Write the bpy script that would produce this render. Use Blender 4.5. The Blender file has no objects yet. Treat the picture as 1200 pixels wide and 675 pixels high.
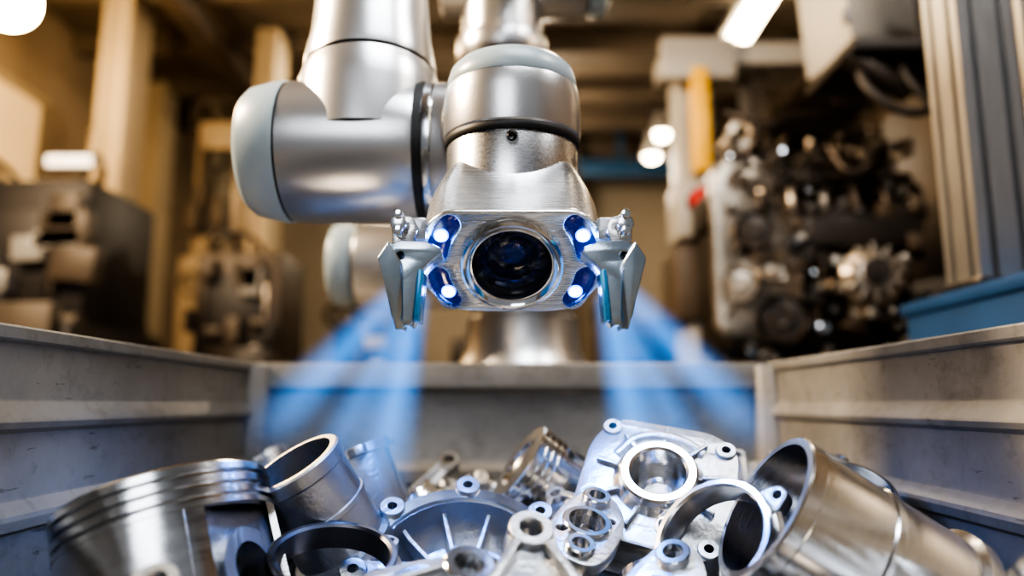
import bpy, bmesh, math, random
from mathutils import Vector, Matrix
random.seed(7)
PI = math.pi
SC = bpy.context.scene
COL = SC.collection
FLOOR = -0.75
try: SC.view_settings.look = 'AgX - High Contrast'
except Exception: pass

# ------------------------------------------------------------------ materials
def mat(name, col, metal=0.0, rough=0.5, var=0.12, nscale=8.0, bump=0.0, bscale=60.0,
        stretch=(1, 1, 1), rvar=0.1, emit=None, estr=0.0, coat=0.0, spec=0.5):
    m = bpy.data.materials.new(name); m.use_nodes = True
    nt = m.node_tree; N = nt.nodes; L = nt.links
    b = N['Principled BSDF']
    tc = N.new('ShaderNodeTexCoord'); mp = N.new('ShaderNodeMapping')
    mp.inputs['Scale'].default_value = stretch
    L.new(tc.outputs['Object'], mp.inputs['Vector'])
    n1 = N.new('ShaderNodeTexNoise'); n1.inputs['Scale'].default_value = nscale
    n1.inputs['Detail'].default_value = 6
    L.new(mp.outputs[0], n1.inputs['Vector'])
    cr = N.new('ShaderNodeValToRGB')
    c = Vector(col)
    cr.color_ramp.elements[0].position = 0.3; cr.color_ramp.elements[1].position = 0.7
    cr.color_ramp.elements[0].color = (*[max(0, x * (1 - var)) for x in c], 1)
    cr.color_ramp.elements[1].color = (*[min(1, x * (1 + var)) for x in c], 1)
    L.new(n1.outputs['Fac'], cr.inputs['Fac']); L.new(cr.outputs[0], b.inputs['Base Color'])
    mr = N.new('ShaderNodeMapRange')
    mr.inputs['To Min'].default_value = max(0.02, rough - rvar); mr.inputs['To Max'].default_value = min(1, rough + rvar)
    L.new(n1.outputs['Fac'], mr.inputs['Value']); L.new(mr.outputs[0], b.inputs['Roughness'])
    b.inputs['Metallic'].default_value = metal
    b.inputs['Coat Weight'].default_value = coat
    b.inputs['Specular IOR Level'].default_value = spec
    if bump > 0:
        n2 = N.new('ShaderNodeTexNoise'); n2.inputs['Scale'].default_value = bscale
        n2.inputs['Detail'].default_value = 8
        L.new(mp.outputs[0], n2.inputs['Vector'])
        bp = N.new('ShaderNodeBump'); bp.inputs['Strength'].default_value = bump
        bp.inputs['Distance'].default_value = 0.002
        L.new(n2.outputs['Fac'], bp.inputs['Height']); L.new(bp.outputs[0], b.inputs['Normal'])
    if emit:
        b.inputs['Emission Color'].default_value = (*emit, 1); b.inputs['Emission Strength'].default_value = estr
    return m

M_ROBOT = mat('robot_silver_paint', (.60, .60, .61), .88, .30, .04, 5, .05, 300, rvar=.04)
M_CAP = mat('robot_cap_plastic', (.38, .46, .50), .0, .34, .04, 6)
M_BLACK = mat('black_rubber', (.012, .012, .013), 0, .5)
M_BRUSH = mat('brushed_aluminium', (.66, .67, .69), 1, .27, .07, 10, .04, 16, (1.5, 90, 90), .06)
M_JAW = mat('jaw_aluminium', (.50, .60, .70), 1, .24, .05, 30, .05, 200)
M_MACH = mat('machined_aluminium', (.70, .72, .75), 1, .19, .06, 25, .06, 90, (1, 1, 6), .06)
M_CAST = mat('cast_aluminium', (.42, .44, .47), 1, .36, .15, 18, .45, 160, (1, 1, 1), .10)
M_STEEL = mat('dark_steel', (.16, .16, .17), 1, .3, .2, 20)
M_CHROME = mat('polished_ring', (.85, .87, .9), 1, .09, .03, 20)
M_LENSIN = mat('lens_barrel', (.012, .014, .022), .3, .25, .1, 10, rvar=.05)
M_COAT = mat('lens_coating', (.03, .07, .22), .8, .15)
M_GLASS = mat('lens_glass', (.55, .65, .9), 0, .03, .0, 5, rvar=.01)
M_GLASS.node_tree.nodes['Principled BSDF'].inputs['Transmission Weight'].default_value = 1
M_GLASS.node_tree.nodes['Principled BSDF'].inputs['IOR'].default_value = 1.35
M_POD = mat('led_window', (.004, .007, .03), 0, .12, .0, 5, rvar=.02, coat=.6, emit=(.01, .05, 1), estr=.10)  # dark window; faint emission paints in the blue LED glow
M_LED = mat('led_emitter', (.6, .75, 1), 0, .3, 0, emit=(.40, .60, 1), estr=60)
M_LEDH = mat('led_halo_ring', (.02, .06, .6), 0, .3, 0, emit=(.01, .08, 1), estr=12)  # emission on the bezel paints the blue halo around each LED
M_SCREW = mat('screw_black', (.03, .03, .03), 1, .3)

def binmat():
    m = bpy.data.materials.new('weathered_bin_metal'); m.use_nodes = True
    nt = m.node_tree; N = nt.nodes; L = nt.links; b = N['Principled BSDF']
    tc = N.new('ShaderNodeTexCoord')
    def noise(s, d, sc=(1, 1, 1), ro=.6):
        mp = N.new('ShaderNodeMapping'); mp.inputs['Scale'].default_value = sc
        L.new(tc.outputs['Object'], mp.inputs['Vector'])
        n = N.new('ShaderNodeTexNoise'); n.inputs['Scale'].default_value = s; n.inputs['Detail'].default_value = d
        n.inputs['Roughness'].default_value = ro
        L.new(mp.outputs[0], n.inputs['Vector']); return n
    a = noise(5, 10, ro=.7); c2 = noise(45, 8); sc = noise(24, 3, (1, 1, 6)); bl = noise(8, 10, (1, 1, 1.4), .75)
    r1 = N.new('ShaderNodeValToRGB'); e = r1.color_ramp.elements
    e[0].position = .3; e[0].color = (.165, .158, .148, 1); e[1].position = .72; e[1].color = (.27, .26, .245, 1)
    L.new(a.outputs['Fac'], r1.inputs['Fac'])
    def mult(prev, nz, p0, p1, dark, fac):
        r = N.new('ShaderNodeValToRGB'); q = r.color_ramp.elements
        q[0].position = p0; q[0].color = dark; q[1].position = p1; q[1].color = (1, 1, 1, 1)
        L.new(nz.outputs['Fac'], r.inputs['Fac'])
        mx = N.new('ShaderNodeMix'); mx.data_type = 'RGBA'; mx.blend_type = 'MULTIPLY'
        mx.inputs[0].default_value = fac
        L.new(prev, mx.inputs[6]); L.new(r.outputs[0], mx.inputs[7]); return mx.outputs[2]
    o = mult(r1.outputs[0], c2, .28, .42, (.5, .47, .44, 1), .5)
    o = mult(o, sc, .29, .33, (.30, .28, .26, 1), .7)
    o = mult(o, bl, .32, .48, (.50, .47, .43, 1), .8)
    L.new(o, b.inputs['Base Color'])
    b.inputs['Metallic'].default_value = .35
    mr = N.new('ShaderNodeMapRange'); mr.inputs['To Min'].default_value = .34; mr.inputs['To Max'].default_value = .58
    L.new(bl.outputs['Fac'], mr.inputs['Value']); L.new(mr.outputs[0], b.inputs['Roughness'])
    bp = N.new('ShaderNodeBump'); bp.inputs['Strength'].default_value = .22; bp.inputs['Distance'].default_value = .002
    L.new(c2.outputs['Fac'], bp.inputs['Height']); L.new(bp.outputs[0], b.inputs['Normal'])
    return m
M_BIN = binmat()

# ------------------------------------------------------------------ mesh helpers
def fin(bm, name, m, M=None, ang=35, par=None):
    me = bpy.data.meshes.new(name)
    bmesh.ops.recalc_face_normals(bm, faces=bm.faces)
    bm.to_mesh(me); bm.free()
    me.materials.append(m)
    for p in me.polygons: p.use_smooth = True
    me.set_sharp_from_angle(angle=math.radians(ang))
    ob = bpy.data.objects.new(name, me); COL.objects.link(ob)
    if M is not None: ob.matrix_world = M
    if par is not None: ob.parent = par
    return ob

def fr(loc, z=(0, 0, 1), spin=0.0):
    q = Vector(z).normalized().to_track_quat('Z', 'Y')
    return Matrix.Translation(Vector(loc)) @ q.to_matrix().to_4x4() @ Matrix.Rotation(spin, 4, 'Z')

def lathe(name, prof, m, M=None, segs=72, arc=None, start=0.0, closed=False, par=None):
    bm = bmesh.new(); full = arc is None
    n = segs if full else segs + 1; A = 2 * PI if full else arc
    rings = []
    for i in range(n):
        a = start + A * i / segs; c, s = math.cos(a), math.sin(a)
        rings.append([bm.verts.new((r * c, r * s, z)) for r, z in prof])
    k = len(prof)
    for i in range(segs):
        A1 = rings[i]; B1 = rings[(i + 1) % n]
        for j in range(k if closed else k - 1):
            j2 = (j + 1) % k
            try: bm.faces.new((A1[j], B1[j], B1[j2], A1[j2]))
            except ValueError: pass
    if not full and closed:
        bm.faces.new(rings[0]); bm.faces.new(rings[-1][::-1])
    bmesh.ops.remove_doubles(bm, verts=bm.verts, dist=1e-6)
    return fin(bm, name, m, M, par=par)

def sweep(name, stations, m, segs=96):
    """circular sections (centre, axis, radius) skinned along a bend"""
    bm = bmesh.new(); rows = []
    for c, ax, r in stations:
        z = Vector(ax).normalized(); u = Vector((0, 0, 1)); u = (u - z * u.dot(z)).normalized(); v = z.cross(u)
        rows.append([bm.verts.new(Vector(c) + (u * math.cos(2 * PI * i / segs) + v * math.sin(2 * PI * i / segs)) * r) for i in range(segs)])
    for a, b in zip(rows[:-1], rows[1:]):
        for j in range(segs):
            j2 = (j + 1) % segs; bm.faces.new((a[j], a[j2], b[j2], b[j]))
    bm.faces.new(rows[0]); bm.faces.new(rows[-1][::-1])
    return fin(bm, name, m, ang=50)

def cyl(name, p0, p1, r0, m, r1=None, bev=0.0, segs=48, par=None):
    p0 = Vector(p0); p1 = Vector(p1); r1 = r0 if r1 is None else r1; L = (p1 - p0).length
    b = bev
    pr = [(0, 0), (r0 - b, 0), (r0 - b * .3, b * .3), (r0, b), (r1, L - b), (r1 - b * .3, L - b * .3), (r1 - b, L), (0, L)]
    return lathe(name, pr, m, fr(p0, p1 - p0), segs, par=par)

def tube(name, pts, r, m, par=None, res=6):
    cu = bpy.data.curves.new(name, 'CURVE'); cu.dimensions = '3D'; cu.bevel_depth = r; cu.bevel_resolution = res
    cu.use_fill_caps = True
    sp = cu.splines.new('BEZIER'); sp.bezier_points.add(len(pts) - 1)
    for bp, p in zip(sp.bezier_points, pts):
        bp.co = p; bp.handle_left_type = bp.handle_right_type = 'AUTO'
    return cu2m(cu, name, m, None, par)

def cu2m(cu, name, m, M, par, ang=35):
    ob = bpy.data.objects.new(name + '_c', cu); COL.objects.link(ob)
    dg = bpy.context.evaluated_depsgraph_get()
    me = bpy.data.meshes.new_from_object(ob.evaluated_get(dg))
    bpy.data.objects.remove(ob); bpy.data.curves.remove(cu)
    bm = bmesh.new(); bm.from_mesh(me); bpy.data.meshes.remove(me)
    bmesh.ops.remove_doubles(bm, verts=bm.verts, dist=1e-6)
    for f in bm.faces: f.material_index = 0
    return fin(bm, name, m, M, ang, par)

def plate(name, outline, holes, t, m, M=None, bev=.001, par=None):
    cu = bpy.data.curves.new(name, 'CURVE'); cu.dimensions = '2D'; cu.fill_mode = 'BOTH'
    cu.extrude = max(t / 2 - bev, 1e-4); cu.bevel_depth = bev; cu.bevel_resolution = 1; cu.offset = -bev
    for pts in [outline] + list(holes):
        sp = cu.splines.new('POLY'); sp.points.add(len(pts) - 1)
        for q, p in zip(sp.points, pts): q.co = (p[0], p[1], 0, 1)
        sp.use_cyclic_u = True
    return cu2m(cu, name, m, M, par, 30)

def circ(x, y, r, n=36):
    return [(x + r * math.cos(2 * PI * i / n), y + r * math.sin(2 * PI * i / n)) for i in range(n)]

def rpoly(pts, r, n=6):
    out = []; k = len(pts)
    for i in range(k):
        p = Vector(pts[i]); a = Vector(pts[i - 1]); b = Vector(pts[(i + 1) % k])
        da = (a - p); db = (b - p); rr = r if not isinstance(r, (list, tuple)) else r[i]
        rr = min(rr, da.length * .48, db.length * .48)
        s = p + da.normalized() * rr; e = p + db.normalized() * rr
        for j in range(n + 1):
            t = j / n; q = s * (1 - t) ** 2 + p * 2 * t * (1 - t) + e * t * t
            out.append((q.x, q.y))
    return out

def box(name, size, loc, m, bev=0.0, rot=(0, 0, 0), par=None, M=None):
    bm = bmesh.new(); bmesh.ops.create_cube(bm, size=1)
    bmesh.ops.scale(bm, vec=size, verts=bm.verts)
    if bev > 0:
        bmesh.ops.bevel(bm, geom=list(bm.edges), offset=bev, segments=2, affect='EDGES', profile=.5)
    T = Matrix.Translation(loc)
    for i, ax in enumerate('XYZ'): T = T @ Matrix.Rotation(rot[i], 4, ax)
    if M is not None: T = M @ T
    return fin(bm, name, m, T, par=par)

def bxy(name, x0, x1, y0, y1, z0, z1, m, bev=0.0, par=None):
    return box(name, (abs(x1 - x0), abs(y1 - y0), abs(z1 - z0)), ((x0 + x1) / 2, (y0 + y1) / 2, (z0 + z1) / 2), m, bev, par=par)

def empty(name, loc=(0, 0, 0)):
    e = bpy.data.objects.new(name, None); e.location = loc; COL.objects.link(e)
    e.empty_display_size = .05
    return e

def group(name, objs, loc=(0, 0, 0)):
    e = empty(name, loc); bpy.context.view_layer.update()
    inv = e.matrix_world.inverted()
    for o in objs:
        if o.parent is None:
            o.parent = e; o.matrix_parent_inverse = inv
    return e

def join(objs, name):
    """merge several built pieces (around the origin) into one mesh object"""
    bm = bmesh.new(); mats = []
    for o in objs:
        me = o.data.copy(); me.transform(o.matrix_world)
        mp = []
        for mm in me.materials:
            if mm not in mats: mats.append(mm)
            mp.append(mats.index(mm))
        for p in me.polygons: p.material_index = mp[p.material_index]
        bm.from_mesh(me); bpy.data.meshes.remove(me)
        bpy.data.objects.remove(o)
    me = bpy.data.meshes.new(name); bm.to_mesh(me); bm.free()
    for mm in mats: me.materials.append(mm)
    for p in me.polygons: p.use_smooth = True
    me.set_sharp_from_angle(angle=math.radians(32))
    ob = bpy.data.objects.new(name, me); COL.objects.link(ob)
    return ob

# ------------------------------------------------------------------ casting parts (built at origin)
def mk_piston(name='piston', R=.05, H=.085, m=M_MACH, m2=M_CAST, k=None):
    o = []
    k = R / .05 if k is None else k
    pr = [(0, H - .004 * k), (R * .55, H - .004 * k), (R * .62, H), (R - .002, H), (R, H - .002)]
    z = H - .007 * k
    for i in range(3):
        pr += [(R, z), (R - .0045 * k, z - .0004), (R - .0045 * k, z - .0032 * k), (R, z - .0036 * k)]
        z -= .0085 * k
    zc = z + .001
    pr += [(R, zc), (R - .007, zc), (R - .007, H - .014), (0, H - .014)]
    o.append(lathe('crown', pr, m, segs=96))
    for s in (0, PI):
        a = math.radians(118)
        o.append(lathe('skirt', [(R - .0008, zc + .002), (R, 0.004), (R - .001, 0), (R - .005, 0), (R - .006, zc + .002)], m,
                       segs=40, arc=a, start=s + PI / 2 - a / 2, closed=True))
    for s in (-1, 1):
        W = R * .52
        M = Matrix.Translation((s * R * .72, 0, 0)) @ Matrix(((0, 0, 1, 0), (1, 0, 0, 0), (0, 1, 0, 0), (0, 0, 0, 1)))
        zp = zc * .52
        ol = rpoly([(-R * .66, zc + .003), (-R * .66, .012), (-W * .5, .004), (W * .5, .004), (R * .66, .012), (R * .66, zc + .003)], .006)
        o.append(plate('web', ol, [circ(0, zp, R * .24)], .005, m2, M))
        o.append(lathe('boss', [(R * .24, -.008), (R * .36, -.008), (R * .38, -.006), (R * .38, .010), (R * .24, .010)], m2, M @ Matrix.Translation((0, zp, 0)), 40, closed=True))
    return join(o, name)

def mk_liner(name='cylinder_liner', R=.042, L=.10, m=M_MACH, wall=.005, fl=.006):
    pr = [(R - wall - .001, L), (R - .0015, L), (R, L - .0015), (R, L - .012), (R - .002, L - .014), (R - .002, L * .55), (R - .0005, L * .54), (R - .0005, L * .5), (R - .002, L * .49),
          (R - .002, .016), (R + fl, .013), (R + fl, .003), (R + fl - .002, 0), (R - wall, 0), (R - wall, L - .002)]
    return join([lathe('sleeve', pr, m, segs=96, closed=True)], name)

def mk_cup(name='cast_cup', R=.042, L=.08, m=M_CAST):
    o = [lathe('body', [(0, .0), (R * .8, 0), (R * .93, .004), (R * .97, .02), (R, L - .01), (R + .004, L - .009), (R + .004, L), (R - .006, L), (R - .008, L - .004), (R - .01, L * .3), (0, L * .28)], m, segs=72)]
    for i in range(3):
        a = i * 2 * PI / 3
        M = Matrix.Rotation(a, 4, 'Z')
        o.append(plate('lug', rpoly([(R - .004, -.012), (R + .016, -.006), (R + .016, .006), (R - .004, .012)], .005), [circ(R + .008, 0, .0035, 16)], .009, m, M @ Matrix.Translation((0, 0, L - .005))))
    return join(o, name)

def mk_ring(name='flange_ring', R=.045, r=.034, t=.016, lugs=3, m=M_MACH):
    o = [lathe('ring', [(r, 0), (R - .001, 0), (R, .001), (R, t * .4), (R - .004, t * .45), (R - .004, t - .001), (R - .005, t), (r + .002, t), (r, t - .002)], m, segs=80, closed=True)]
    for i in range(lugs):
        a = 2 * PI * i / lugs + .4
        o.append(plate('lug', rpoly([(R - .005, -.014), (R + .012, -.006), (R + .012, .006), (R - .005, .014)], .006), [circ(R + .005, 0, .0035, 16)], t * .5, M_CAST, Matrix.Rotation(a, 4, 'Z') @ Matrix.Translation((0, 0, t * .25))))
    return join(o, name)

def mk_housing(name='pump_housing', S=.062, m=M_CAST):
    o = []
    sq = [(-S, -S * .9), (S * .8, -S), (S, -S * .5), (S * .95, S * .75), (S * .6, S), (-S * .75, S), (-S, S * .55)]
    cs = [(-S * .82, -S * .74), (S * .74, -S * .82), (S * .78, S * .72), (-S * .76, S * .8)]
    hol = [circ(x, y, .0042, 18) for x, y in cs]
    R = S * .50
    o.append(plate('flange', rpoly(sq, .016), hol + [circ(0, .004, R * .72, 48)], .008, m, Matrix.Translation((0, 0, 0))))
    inner = [(x * .84, y * .84) for x, y in sq]
    o.append(plate('body', rpoly(inner, .012), [circ(0, .004, R * .72, 48)], .045, m, Matrix.Translation((0, 0, -.024)), bev=.003))
    o.append(plate('back', rpoly([(x * 1.02, y * 1.02) for x, y in sq], .014), [circ(0, .004, R * .6, 40)], .007, m, Matrix.Translation((0, 0, -.048))))
    o.append(lathe('port', [(R * .70, -.03), (R * .70, .016), (R * .76, .018), (R * .95, .018), (R, .0165), (R * 1.02, .010), (R * 1.18, .004), (R * 1.2, -.002)], M_MACH, Matrix.Translation((0, .004, 0)), 72))
    o.append(lathe('inner_seal', [(0, -.02), (R * .4, -.018), (R * .45, -.012), (R * .7, -.012), (R * .7, -.03)], M_MACH, Matrix.Translation((0, .004, 0)), 60))
    for x, y in cs:
        o.append(lathe('boss', [(.0042, -.046), (.0042, .007), (.0085, .007), (.0092, .006), (.0105, -.046)], m, Matrix.Translation((x, y, 0)), 24, closed=True))
    for i in range(9):
        a = 2 * PI * i / 9 + .2
        p = Vector((math.cos(a), math.sin(a), 0))
        o.append(box('rib', (S * .30, .004, .008), (p.x * S * .70, p.y * S * .70 + .004, .006), m, .0012, (0, 0, a)))
    o.append(tube('oil_channel', [(-S * .6, S * .35, .002), (-S * .35, S * .66, .006), (S * .2, S * .72, .006), (S * .5, S * .6, .002)], .006, m))
    return join(o, name)

def mk_bell(name='bell_housing', R=.07, m=M_CAST):
    o = []; A = math.radians(190)
    st = -math.radians(5)
    o.append(lathe('shell', [(R, 0), (R, .005), (R * .96, .007), (R * .93, .02), (R * .86, .034), (R * .70, .042), (R * .36, .043), (R * .36, .038), (R * .68, .037), (R * .82, .029), (R * .89, .016), (R * .91, 0)], m, segs=64, arc=A, start=st, closed=True))
    o.append(lathe('hub', [(R * .20, .018), (R * .20, .048), (R * .38, .048), (R * .38, .018)], M_MACH, segs=48, arc=A, start=st, closed=True))
    o.append(lathe('rim', [(R * .93, -.004), (R * 1.06, -.004), (R * 1.06, .004), (R * .97, .006), (R * .93, .004)], M_MACH, segs=64, arc=A, start=st, closed=True))
    for i in range(6):
        a = st + A * (i + .5) / 6
        c, s = math.cos(a), math.sin(a)
        pts = [(R * .36, .040), (R * .70, .038), (R * .86, .028), (R * .92, .010), (R * .80, .016), (R * .36, .024)]
        T = Matrix(((c, 0, s, 0), (s, 0, -c, 0), (0, 1, 0, 0), (0, 0, 0, 1)))
        o.append(plate('rib', pts, [], .004, m, T, bev=.0008))
    for i in range(5):
        a = st + A * i / 4
        o.append(lathe('lug', [(.0045, -.008), (.0045, .014), (.0100, .014), (.0112, .012), (.0115, -.006), (.0105, -.008)], m, Matrix.Translation((R * 1.08 * math.cos(a), R * 1.08 * math.sin(a), 0)), 28, closed=True))
    o.append(plate('base_bar', rpoly([(-R * 1.06, -.012), (R * 1.06, -.012), (R * 1.06, .003), (-R * 1.06, .003)], .004), [circ(-R * .7, -.004, .003, 14), circ(R * .7, -.004, .003, 14)], .01, m))
    return join(o, name)

def mk_bracket(name='mounting_bracket', S=.05, m=M_CAST):
    o = []
    ol = rpoly([(-S, -S * .7), (-S * .55, -S * .9), (S * .5, -S * .85), (S * 1.0, -S * .6), (S * .95, -S * .3), (S * .35, S * .2), (S * .26, S * .95), (-S * .02, S * 1.08), (-S * .25, S * .9), (-S * .3, S * .3), (-S * .95, -S * .35)], .012)
    hol = [circ(0, S * .82, S * .12, 28), circ(-S * .78, -S * .55, S * .09, 20), circ(S * .78, -S * .55, S * .09, 20), rpoly([(-S * .25, -S * .55), (S * .25, -S * .55), (0, S * .1)], .008)]
    o.append(plate('arm', ol, hol, .014, m, bev=.002))
    for x, y, r in ((0, S * .82, S * .24), (-S * .78, -S * .55, S * .18), (S * .78, -S * .55, S * .18)):
        o.append(lathe('eye', [(r * .50, -.010), (r * .50, .011), (r * .57, .013), (r * .95, .013), (r, .012), (r * 1.12, -.010)], M_CAST, Matrix.Translation((x, y, 0)), 36, closed=True))
    for sx in (-1, 1):
        a = Vector((sx * S * .16, S * .62)); b = Vector((sx * S * .7, -S * .4)); d = b - a
        o.append(box('rib', (d.length, .007, .016), ((a.x + b.x) / 2, (a.y + b.y) / 2, .008), m, .002, (0, 0, math.atan2(d.y, d.x))))
    o.append(box('cross_rib', (S * 1.3, .008, .016), (0, -S * .68, .008), m, .002))
    return join(o, name)

def mk_rod(name='connecting_rod', L=.11, m=M_CAST):
    o = [lathe('big_end', [(.021, -.011), (.030, -.011), (.031, -.010), (.031, .010), (.030, .011), (.021, .011)], M_MACH, segs=56, closed=True),
         lathe('small_end', [(.010, -.010), (.016, -.010), (.017, -.009), (.017, .009), (.016, .010), (.010, .010)], M_MACH, Matrix.Translation((L, 0, 0)), 40, closed=True),
         plate('beam', [(.026, -.014), (L - .014, -.009), (L - .014, .009), (.026, .014)], [], .006, m),
         plate('rail', [(.022, .011), (L - .012, .007), (L - .012, .010), (.022, .016)], [], .014, m),
         plate('rail2', [(.022, -.016), (L - .012, -.010), (L - .012, -.007), (.022, -.011)], [], .014, m)]
    for s in (-1, 1):
        o.append(cyl('bolt', (-.022, s * .031, 0), (.022, s * .031, 0), .006, m, bev=.001, segs=24))
    return join(o, name)

def mk_plate(name='valve_plate', m=M_CAST, S=.05):
    k = S / .05
    ol = rpoly([(-S, -S * .5), (-S * .4, -S * .62), (S * .5, -S * .5), (S, -S * .1), (S * .9, S * .4), (S * .2, S * .55), (-S * .6, S * .5), (-S * 1.02, S * .1)], .014)
    hol = [circ(-S * .7, -S * .15, .007 * k, 24), circ(S * .68, S * .12, .007 * k, 24), circ(-S * .05, 0, .015 * k, 32), circ(S * .3, -S * .3, .004, 14), circ(-S * .38, S * .3, .004, 14)]
    o = [plate('plate', ol, hol, .012, m, bev=.0018)]
    o.append(lathe('port', [(.015 * k, -.008), (.015 * k, .010), (.019 * k, .010), (.020 * k, .009), (.021 * k, -.008)], M_MACH, Matrix.Translation((-S * .05, 0, 0)), 40, closed=True))
    for x, y in ((-S * .7, -S * .15), (S * .68, S * .12)):
        o.append(lathe('boss', [(.007 * k, -.006), (.007 * k, .012), (.011 * k, .012), (.012 * k, .011), (.013 * k, -.006)], M_MACH, Matrix.Translation((x, y, 0)), 32, closed=True))
    return join(o, name)

def put(o, loc, z, spin=0.0, s=1.0):
    o.matrix_world = fr(loc, z, spin) @ Matrix.Scale(s, 4)
    return o

# ------------------------------------------------------------------ the bin
SIDE = [(-.045, .050), (-.045, .061), (-.043, .063), (-.002, .063), (0, .061), (0, .052), (-.002, .050), (-.006, .049), (-.006, .004), (-.005, .001), (.004, -.012), (.005, -.015),
        (.003, -.020), (-.004, -.024), (-.005, -.075), (-.004, -.078), (.006, -.088), (.007, -.092), (.005, -.1), (-.003, -.104), (-.004, -.45), (-.020, -.45), (-.022, .045), (-.040, .045), (-.040, .050)]
ENDP = [(-.045, .050), (-.045, .061), (-.043, .063), (-.002, .063), (.002, .061), (.003, .058), (.003, .026), (.001, .022), (-.012, .018), (-.014, .014),
        (-.014, -.085), (-.012, -.09), (.004, -.100), (.004, -.12), (-.006, -.13), (-.006, -.45), (-.022, -.45), (-.024, .045), (-.040, .045), (-.040, .050)]
def bin_wall(p0, p1, inward, name, prof):
    bm = bmesh.new(); A = []; n = 14
    for k in range(n + 1):
        p = Vector(p0).lerp(Vector(p1), k / n)
        w = .0010 * math.sin(k * 2.1 + p0[0] * 9)
        A.append([bm.verts.new(p + Vector(inward) * (d + w) + Vector((0, 0, z))) for d, z in prof])
    for k in range(n):
        for j in range(len(prof)):
            j2 = (j + 1) % len(prof)
            bm.faces.new((A[k][j], A[k + 1][j], A[k + 1][j2], A[k][j2]))
    bm.faces.new(A[0]); bm.faces.new(A[-1][::-1])
    return fin(bm, name, M_BIN, ang=25)
BW = .40; BY0 = -.14; BY1 = 1.16
bp = [bin_wall((-BW, BY0 - .02, 0), (-BW, BY1 + .02, 0), (1, 0, 0), 'side_panel_a', SIDE),
      bin_wall((BW, BY0 - .02, 0), (BW, BY1 + .02, 0), (-1, 0, 0), 'side_panel_b', SIDE),
      bin_wall((-BW - .02, BY1, 0), (BW + .02, BY1, 0), (0, -1, 0), 'end_panel_a', ENDP),
      bin_wall((-BW - .02, BY0, 0), (BW + .02, BY0, 0), (0, 1, 0), 'end_panel_b', ENDP),
      bxy('bottom', -BW - .01, BW + .01, BY0 - .01, BY1 + .01, -.47, -.44, M_BIN, .004)]
for sx in (-1, 1):
    for y in (BY0, BY1):
        sy = 1 if y > 0 else -1
        bp.append(plate('corner_post', rpoly([(sx * (BW + .01), sy * .02), (sx * (BW - .026), sy * .02), (sx * (BW - .020), -sy * .010), (sx * (BW + .002), -sy * .022), (sx * (BW + .02), -sy * .015)], .006), [], .50, M_BIN, Matrix.Translation((0, y, -.192)), bev=.001))
        bp.append(bxy('foot', sx * BW - .05, sx * BW + .05, y - .05 * 1, y + .05, FLOOR, -.47, M_STEEL, .005))
group('parts_bin', bp, (0, .5, FLOOR))

# ------------------------------------------------------------------ visible castings
put(mk_piston('piston', .077, .125, k=1.0), (-.225, .555, -.185), (-.34, .25, .90), 1.9)
put(mk_liner('cylinder_liner', .042, .10, M_CAST, .006, .003), (-.142, .675, -.132), (-.42, -.34, .80))
put(mk_cup('cast_cup', .034, .078), (-.135, .79, -.120), (-.40, .05, .94), .4)
put(mk_bell('bell_housing', .083), (-.040, .640, -.136), (-.06, .62, -.78), .06)
put(mk_piston('piston', .048, .085), (.075, .84, -.112), (-.72, -.15, .52), 1.3)
put(mk_housing('pump_housing', .069), (.130, .68, -.073), (-.10, -.66, .64), -.22)
put(mk_ring('flange_ring', .054, .043, .022), (.165, .60, -.112), (-.62, -.50, .60), .5)
put(mk_liner('cylinder_liner', .060, .15, M_MACH, .006, .004), (.315, .575, -.155), (-.80, -.02, .50), .2)
put(mk_piston('piston', .054, .085), (.300, .47, -.190), (.50, -.30, .75), .9)
put(mk_ring('flange_ring', .05, .041, .014, 3, M_STEEL), (.325, .66, -.115), (.20, -.45, .85), .2)
put(mk_bracket('mounting_bracket', .066), (.014, .500, -.128), (.12, -.60, .79), -.12)
put(mk_rod('connecting_rod', .12), (-.125, .44, -.130), (.2, -.5, .85), .3)
put(mk_plate('valve_plate', M_CAST, .062), (-.058, .52, -.130), (.1, -.45, .85), .2)
put(mk_ring('flange_ring', .052, .042, .02, 3, M_STEEL), (-.135, .58, -.128), (.1, -.30, .92), .2)
put(mk_plate('valve_plate', M_CAST, .050), (.060, .62, -.100), (.15, -.45, .88), .8)
put(mk_bracket('mounting_bracket', .055), (-.185, .415, -.135), (.1, -.6, .8), .3)
put(mk_rod('connecting_rod', .11), (-.02, .76, -.118), (.2, -.2, .95), .5)
put(mk_plate('valve_plate', M_CAST, .055), (.105, .56, -.140), (-.2, -.5, .8), 1.2)
put(mk_bracket('mounting_bracket', .042), (.055, .74, -.112), (-.3, -.4, .8), .8)
put(mk_housing('pump_housing', .05), (-.03, .96, -.125), (.3, -.4, .8), .5)
put(mk_bracket('mounting_bracket', .055), (.215, .82, -.095), (-.3, -.5, .8), 1.8)
put(mk_housing('pump_housing', .045), (-.08, .86, -.125), (-.3, -.3, .8), .9)
put(mk_housing('pump_housing', .055), (.27, .95, -.115), (-.5, -.4, .8), .4)
put(mk_cup('cast_cup', .040, .080), (.30, .80, -.135), (.2, -.4, .85), .4)

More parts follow.
